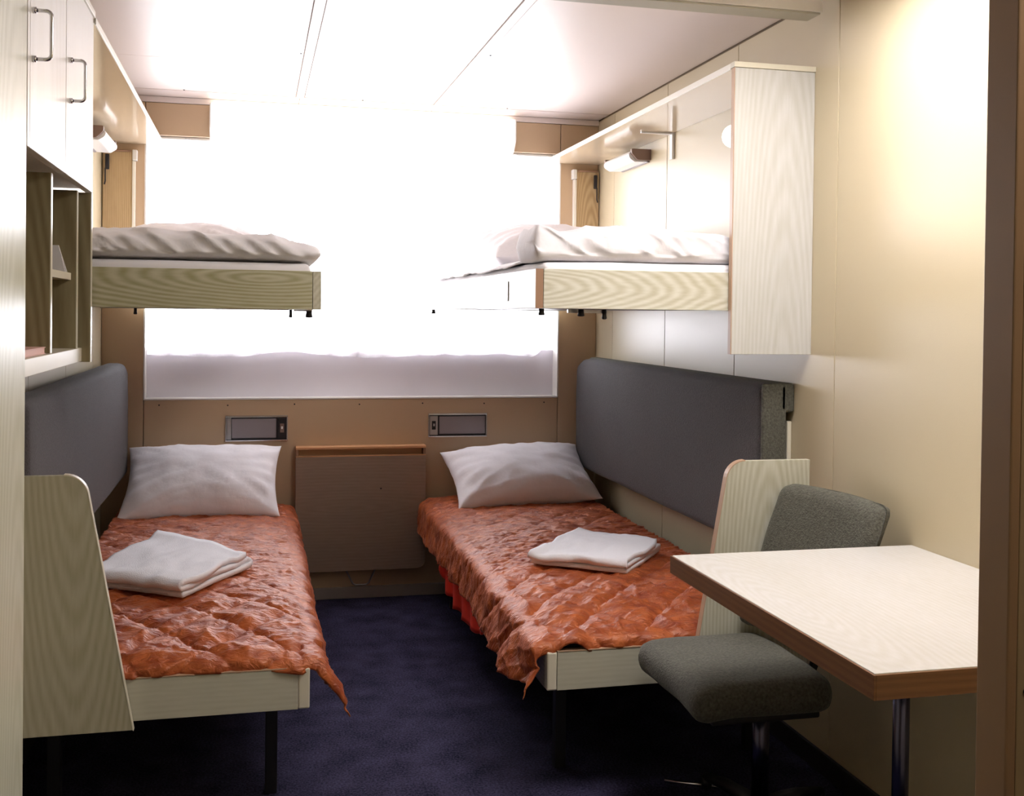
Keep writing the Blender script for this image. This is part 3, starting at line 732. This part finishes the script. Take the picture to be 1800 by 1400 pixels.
# ------------------------------------------------------------------ quilted bedspreads
def spread(side, label):
    L = side == 'left'
    sgn = 1 if L else -1
    xe = 0.128 if L else 0.776          # aisle edge where the drop begins
    xw = XL+0.10 if L else XR-0.09      # wall side
    W = abs(xe-xw)
    y_head = 4.80; y_foot = 2.745
    Ln = y_head-y_foot
    drop_s = 0.135 if L else 0.152
    drop_f = 0.048
    step = 0.0055
    ns = int((W+drop_s)/step)+1; nt_ = int((Ln+drop_f)/step)+1
    R = 0.028
    ZT = 0.452
    def fold(d):        # distance past an edge -> outward shift, drop
        if d <= 0: return 0.0, 0.0
        q = R*math.pi/2
        if d < q: a = d/R; return R*math.sin(a), R*(1-math.cos(a))
        return R, R+(d-q)
    def fn(i, j):
        s = (W+drop_s)*i/(ns-1); tt = (Ln+drop_f)*j/(nt_-1)
        ds = s-W; dt = tt-Ln
        ox, dzs = fold(ds); oy, dzt = fold(dt)
        x = xw+sgn*(min(s, W)+ox); y = y_head-min(tt, Ln)-oy
        z = ZT-dzs-dzt
        # soft mattress edge: sinks towards the foot and the aisle
        fs_ = sstep(0.30, 0.0, Ln-tt); z -= 0.022*fs_*(1 if ds < 0 else 0.6)
        z -= 0.010*sstep(0.10, 0.0, W-s)
        z += 0.006*math.sin(min(s, W)/W*math.pi)
        # quilting: diamonds stitched in grooves
        P = 0.215
        foot_k = sstep(0.95, 0.15, Ln-tt)
        sd = 11.0 if L else 31.0
        ws = s+0.010*nz(s*7, tt*7, sd); wt = tt+0.010*nz(s*7, tt*7, sd+5)
        a = ((ws+wt*0.85)/P) % 1.0; b = ((ws-wt*0.85)/P) % 1.0
        da = min(a, 1-a)*P; db = min(b, 1-b)*P
        puff = 0.011*(1-math.exp(-(da/0.030)**2))*(1-math.exp(-(db/0.030)**2))
        seam = 0.006*(math.exp(-(da/0.006)**2)+math.exp(-(db/0.006)**2))
        # creases: thin sharp folds, lying across the berth in the middle, running off the seams at the foot
        wx = s+0.05*nz(s*5, tt*9, sd); wy = tt+0.03*nz(s*6, tt*6, sd+2)
        c1 = max(0.0, ridge(wx*7+sd, wy*26, sd))**3
        c2 = max(0.0, ridge(wx*15+sd, wy*52, sd+4))**3
        c3 = max(0.0, ridge((wx+wy)*13, (wx-wy)*5, sd+8))**4
        c4 = max(0.0, ridge((wx-wy)*12, (wx+wy)*5, sd+6))**4
        mid = 1-0.65*foot_k
        wr_ = mid*(0.0070*c1+0.0034*c2)+(0.25+0.75*foot_k)*0.006*(c3+c4)+0.004*nz(s*9, tt*17, sd+3)
        d_ = (puff-seam)*(0.35+0.65*foot_k)+wr_
        if ds > 0:
            k = sstep(0, 0.06, ds)
            fold_w = 0.016*math.sin(tt*30+4*nz(tt*3, 1, sd))*k*(0.3+2.0*nz(tt*2.1, 4, sd)**2)*(1+0.5*foot_k)
            x += sgn*(d_*0.9+fold_w*0.6+0.012*k*nz(tt*6, s*5, sd)+ ((0.018+0.035*foot_k)*ds/0.16 if not L else 0.03*ds/0.13))
            y += 0.006*nz(s*20, tt*20, sd)*k
            # ragged lower hem
            z += 0.010*nz(tt*7, 0.3, sd)*sstep(drop_s*0.4, drop_s, ds)
            if L: z += 0.02*sstep(2.0, 0.4, tt)*ds/drop_s
        elif dt > 0:
            y -= d_*0.8; z += 0.004*nz(s*9, 2, sd)
        else:
            z += d_
        # hanging corner at the foot
        if ds > 0 and tt > Ln-0.10:
            k = sstep(Ln-0.10, Ln+drop_f, tt)*sstep(0, drop_s, ds)
            if L: x += 0.062*k; y -= 0.020*k; z -= 0.002*k
            else: x += 0.012*k; y -= 0.02*k; z += 0.03*k
        if not L and dt > -0.03 and -0.10 < ds < 0.0:
            # foot hem pulled up beside the corner
            z += 0.030*sstep(-0.03, drop_f, dt)*math.sin((ds+0.10)/0.10*math.pi)
        if L is False and ds > 0: z = max(z, 0.262)
        return (x, y, z)
    o = grid_mesh('bedspread', ns, nt_, fn, 'satin', thick=0.004)
    return tag(o, label, 'bedspread', 'quilted bedspreads')
spread('left', 'crumpled copper satin quilted bedspread on the left lower berth')
spread('right', 'copper satin quilted bedspread draped over the aisle side of the right berth')

def redf(i, j):
    u = i/60; v = j/14
    y = 4.25-0.85*u; zb = 0.262-0.075*math.sin(u*math.pi)**0.6-0.006*math.sin(u*40)
    return (0.7465+0.010*math.sin(y*38)*v+0.004*nz(y*9, v*3), y, 0.425+(zb-0.425)*v)
tag(grid_mesh('red_blanket', 61, 15, redf, 'red', thick=0.005), 'bright red blanket edge hanging below the right bedspread', 'blanket')

pillow('pillow', 'white pillow propped against the window wall on the left berth', 0.64, 0.42, 0.19, (-0.208, 4.632, 0.583), rot(36, 0, -2), 4.0, 'pillows')
pillow('pillow', 'plump white pillow lying at the head of the right lower berth', 0.66, 0.40, 0.21, (1.170, 4.650, 0.574), rot(30, -2, 3), 13.0, 'pillows')

# ------------------------------------------------------------------ folded towels
def towel(label, A, D, C, B, z0, layers, th, seed, tip=0.0):
    """cloth folded over and over; A-D is the edge with the folds, D-C shows the layers"""
    A, D, C, B = [Vector(p) for p in (A, D, C, B)]
    prof = []; r = th/2
    for k in range(layers):
        z = z0+r+k*th
        va, vb = (0.06, 0.97) if k % 2 == 0 else (0.97, 0.06)
        vb_ = vb+(0.02 if vb > 0.5 else 0.0)
        for q in range(17): prof.append((va+(vb_-va)*q/16, z))
        if k < layers-1:
            for q in range(1, 6):
                a = q/6*math.pi; dirn = 1 if vb > 0.5 else -1
                prof.append((vb_+dirn*0.035*math.sin(a), z+th/2*(1-math.cos(a))))
    nu = 44
    def fn(i, j):
        u = i/(nu-1); v, z = prof[j]
        P = (A*(1-u)+D*u)*(1-v)+(B*(1-u)+C*u)*v
        lev = (z-z0)/(layers*th)
        sx = 0.030*nz(u*2.5+seed, v*2.5, lev*2)*lev
        zz = z+lev*(0.014*nz(u*3+seed, v*3, 1.0)+0.006*nz(u*9+seed, v*9, 2.0))
        zz += tip*lev*(v**4)*((1-u)**2)
        return (P.x+sx, P.y+0.035*nz(u*2.5, v*2.5+seed, lev*2)*lev, zz)
    o = grid_mesh('folded_towel', nu, len(prof), fn, 'towel', thick=th*0.86)
    return tag(o, label, 'towel', 'folded towels')
towel('folded white towel beside the end panel on the left bedspread', (-0.485, 3.330), (-0.205, 3.150), (-0.010, 3.510), (-0.300, 3.830), 0.474, 3, 0.019, 2.0, 0.020)
towel('folded white towel on the right bedspread near the desk corner', (0.880, 3.390), (1.150, 3.190), (1.385, 3.490), (1.150, 3.700), 0.474, 3, 0.016, 6.0, 0.012)

# ------------------------------------------------------------------ grey back cushions
def back_cushion(side):
    L = side == 'left'
    lab = 'long grey upholstered back cushion along the %s wall above the berth' % side
    t = thing('back_cushion', (XL+0.06 if L else XR-0.055, 3.85, 0.585), lab, 'cushion', 'back cushions')
    y0, y1 = (2.74, 4.835) if L else (2.932, 4.84)
    z0, z1 = 0.585, 1.078 if L else 1.100
    xa, xb = (XL+0.030, -0.530) if L else (1.484, 1.560)
    def shp(co):
        # far top corner strongly rounded, front face gently bellied
        f = (co.y-y0)/(y1-y0); h = (co.z-z0)/(z1-z0)
        bel = 0.012*math.sin(max(0, min(1, h))*math.pi)*math.sin(max(0, min(1, f))*math.pi)**0.4
        x = co.x+(bel if L else -bel)*(1 if (co.x > (xa+xb)/2) == L else 0)
        z = co.z
        lim = 0.15
        if y1-co.y < lim and h > 0.4:
            q = 1-(y1-co.y)/lim
            z = co.z-(0.05*(1-math.sqrt(max(0, 1-q*q))))*sstep(0.4, 1.0, h)*1.3
        return Vector((x, co.y, z))
    soft_box('pad', xa, xb, y0, y1, z0, z1, 0.028, 'upholstery' if L else 'upholstery', t, amp=0.002, freq=7, cuts=26, shape=shp)
    if not L:
        # near end: fabric end cap with a hooked top, and the pale fixing strip behind
        soft_box('end_cap', 1.482, 1.560, 2.921, 2.936, z0+0.004, z1+0.001, 0.006, 'upholstery2', t, cuts=8)
        soft_box('hook', 1.535, 1.5885, 2.921, 4.80, 1.012, z1+0.002, 0.012, 'upholstery2', t, cuts=10)
    box('fixing_strip', *((XL+0.001, XL+0.014) if L else (1.5745, 1.5885)), y0+0.01, y1-0.02, z0+0.03, 0.985, 'edge_pale', t, r=0.002)
    box('fixing_block', *((XL+0.0145, XL+0.031) if L else (1.559, 1.574)), y0+0.3, y0+0.36, z0+0.1, z0+0.3, 'black_metal', t, r=0.002)
    return t
back_cushion('left'); back_cushion('right')

# ------------------------------------------------------------------ wall units under the window
def wall_unit(x0, x1, z0, z1, sw_right, where):
    t = thing('switch_unit', ((x0+x1)/2, YB, z0), 'grey wall unit in chrome frame below the window, switch on its %s side' % where, 'wall unit', 'switch units below the window')
    yf = YB-0.010; b = 0.008
    box('frame', x0, x1, yf, YB-0.0005, z1-b, z1, 'chrome', t, r=0.001)
    box('frame', x0, x1, yf, YB-0.0005, z0, z0+b*0.7, 'chrome', t, r=0.001)
    box('frame', x0, x0+b*0.6, yf, YB-0.0005, z0+b*0.7, z1-b, 'dull_metal', t, r=0.001)
    box('frame', x1-b*0.6, x1, yf, YB-0.0005, z0+b*0.7, z1-b, 'dull_metal', t, r=0.001)
    sw = 0.042
    pa, pb = (x0+b*0.6, x1-b*0.6-sw) if sw_right else (x0+b*0.6+sw, x1-b*0.6)
    box('tray', x0+b*0.6, x1-b*0.6, YB-0.003, YB-0.0005, z0+b*0.7, z1-b, 'black', t, r=0)
    ia = pa+(0.022 if sw_right else 0.004); ib = pb-0.004
    box('flap', ia, ib, YB-0.0095, YB-0.0032, z0+0.014, z1-0.014, 'grey_metal', t, r=0.002)
    if sw_right: box('side_plate', pa+0.001, ia-0.002, YB-0.008, YB-0.0032, z0+0.008, z1-0.010, 'dull_metal', t, r=0.001)
    s0, s1 = (pb+0.003, x1-b*0.6-0.002) if sw_right else (x0+b*0.6+0.002, pa-0.003)
    p = box('switch_plate', s0, s1, YB-0.0075, YB-0.0032, z0+0.010, z1-0.012, 'black' if sw_right else 'dull_metal', t, r=0.001)
    m = (s0+s1)/2; zc = (z0+z1)/2
    box('switch', m-0.009, m+0.009, YB-0.0115, YB-0.0077, zc-0.020, zc+0.020, 'brown_plastic' if sw_right else 'black', p, r=0.0015)
    box('button', m-0.004, m+0.004, YB-0.014, YB-0.0117, zc-0.004, zc+0.008, 'white_plastic' if sw_right else 'dull_metal', p, r=0.001)
wall_unit(-0.124, 0.146, 0.722, 0.836, True, 'right')
wall_unit(0.782, 1.058, 0.728, 0.838, False, 'left')

# ------------------------------------------------------------------ folded wall table between the berths
t = thing('folding_table', (0.475, YB, 0.13), 'brown drop leaf table folded flat on the wall between the berths', 'folding table')
x0, x1 = 0.181, 0.764
box('hinge_shelf', x0, x1, YB-0.060, YB-0.0006, 0.686, 0.697, 'edge_orange', t, r=0.001)
box('side_cheek', x0+0.001, x0+0.012, YB-0.055, YB-0.0006, 0.640, 0.6855, 'edge_brown', t, r=0)
box('side_cheek', x1-0.012, x1-0.001, YB-0.055, YB-0.0006, 0.640, 0.6855, 'edge_brown', t, r=0)
box('back_rail', x0+0.0125, x1-0.0125, YB-0.012, YB-0.0006, 0.600, 0.6855, 'edge_orange', t, r=0)
leafp = round_poly([(x0, 0.652), (x0, 0.137), (x1, 0.137), (x1, 0.652)], [0.002, 0.035, 0.035, 0.002], 8)
lf = prism('leaf', leafp, 'y', YB-0.058, YB-0.036, 'leaf', t, r=0.001)
box('top_edge', x0, x1, YB-0.0588, YB-0.0355, 0.6525, 0.6570, 'edge_orange', lf, r=0.0005)
screw(lf, 0.56, YB-0.058, 0.505, 'y', 0.004)
tube('support_bracket', [(0.405, YB-0.030, 0.150), (0.412, YB-0.030, 0.128), (0.440, YB-0.030, 0.072), (0.452, YB-0.030, 0.065), (0.500, YB-0.030, 0.065), (0.512, YB-0.030, 0.072), (0.538, YB-0.030, 0.128), (0.545, YB-0.030, 0.150)], 0.004, 'dull_metal', t, 8)

# ------------------------------------------------------------------ desk and swivel chair
t = thing('desk', (1.27, 1.9, 0), 'pale laminate desk with thick brown edge fixed to the right wall', 'desk')
dx0, dx1, dy0, dy1 = 0.952, XR-0.001, 1.487, 2.332
box('top', dx0+0.004, dx1, dy0+0.004, dy1-0.004, 0.700, 0.740, 'desk_top', t, r=0.0015)
for a in ((dx0, dx0+0.0038, dy0, dy1), (dx0+0.0039, dx1, dy0, dy0+0.0038), (dx0+0.0039, dx1, dy1-0.0038, dy1)):
    box('edge_band', *a, 0.698, 0.7385, 'desk_edge', t, r=0.0008)
tube('leg', [(1.313, 1.95, 0.0), (1.313, 1.95, 0.699)], 0.017, 'blued_steel', t, 20)
bm = bmesh.new(); add_tube(bm, [(1.313, 1.95, 0.0), (1.313, 1.95, 0.010), (1.313, 1.95, 0.016)], [0.05, 0.05, 0.02], 24); bm_obj('foot_plate', bm, 'black_metal', t)

t = thing('swivel_chair', (1.235, 2.46, 0), 'grey fabric swivel chair turned to the aisle between desk and right berth', 'chair')
def seat_shape(co):
    u = (co.x-0.992)/0.37; v = (co.y-2.46)/0.2
    return Vector((co.x, co.y, co.z-0.006*sstep(0.3, 0.0, u)+0.006*(1-min(1, v*v))))
soft_box('seat', 0.992, 1.352, 2.256, 2.668, 0.358, 0.446, 0.038, 'upholstery2', t, amp=0.003, freq=9, cuts=16, shape=seat_shape)
box('seat_pan', 1.05, 1.33, 2.30, 2.62, 0.338, 0.3575, 'black_metal', t, r=0.006)
def back_shape(co):
    f = (co.z-0.465)/0.38; v = (co.y-2.505)/0.16
    x = co.x+0.130*f+0.33*(2.66-co.y)-0.010*v*v
    return Vector((x, co.y, co.z-0.012*sstep(0.2, -1.0, v)*f))
soft_box('backrest', 1.284, 1.340, 2.345, 2.670, 0.466, 0.846, 0.029, 'upholstery2', t, amp=0.003, freq=9, cuts=16, shape=back_shape)
bm = bmesh.new(); add_box(bm, 1.30, 1.415, 2.47, 2.53, 0.338, 0.352)
add_tube(bm, [(1.405, 2.50, 0.345), (1.425, 2.50, 0.40), (1.435, 2.50, 0.55)], 0.012, 8); bm_obj('back_bracket', bm, 'black_metal', t)
CCX, CCY = 1.255, 2.46
tube('column', [(CCX, CCY, 0.06), (CCX, CCY, 0.338)], 0.022, 'blued_steel', t, 20)
for k in range(5):
    a = math.radians(25+72*k); c, s = math.cos(a), math.sin(a)
    bm = bmesh.new(); add_tube(bm, [(CCX+0.02*c, CCY+0.02*s, 0.062), (CCX+0.15*c, CCY+0.15*s, 0.05), (CCX+0.26*c, CCY+0.26*s, 0.028)], [0.020, 0.017, 0.012], 8)
    add_tube(bm, [(CCX+0.255*c, CCY+0.255*s, 0.028), (CCX+0.255*c, CCY+0.255*s, 0.0)], [0.014, 0.016], 10)
    bm_obj('base_leg', bm, 'black_metal', t, True)

t = tag(tube('floor_bar', [(1.121, 2.765, 0.005), (1.304, 2.673, 0.005)], 0.005, 'chrome', None, 8), 'thin metal bar lying on the carpet under the right berth', 'metal bar')
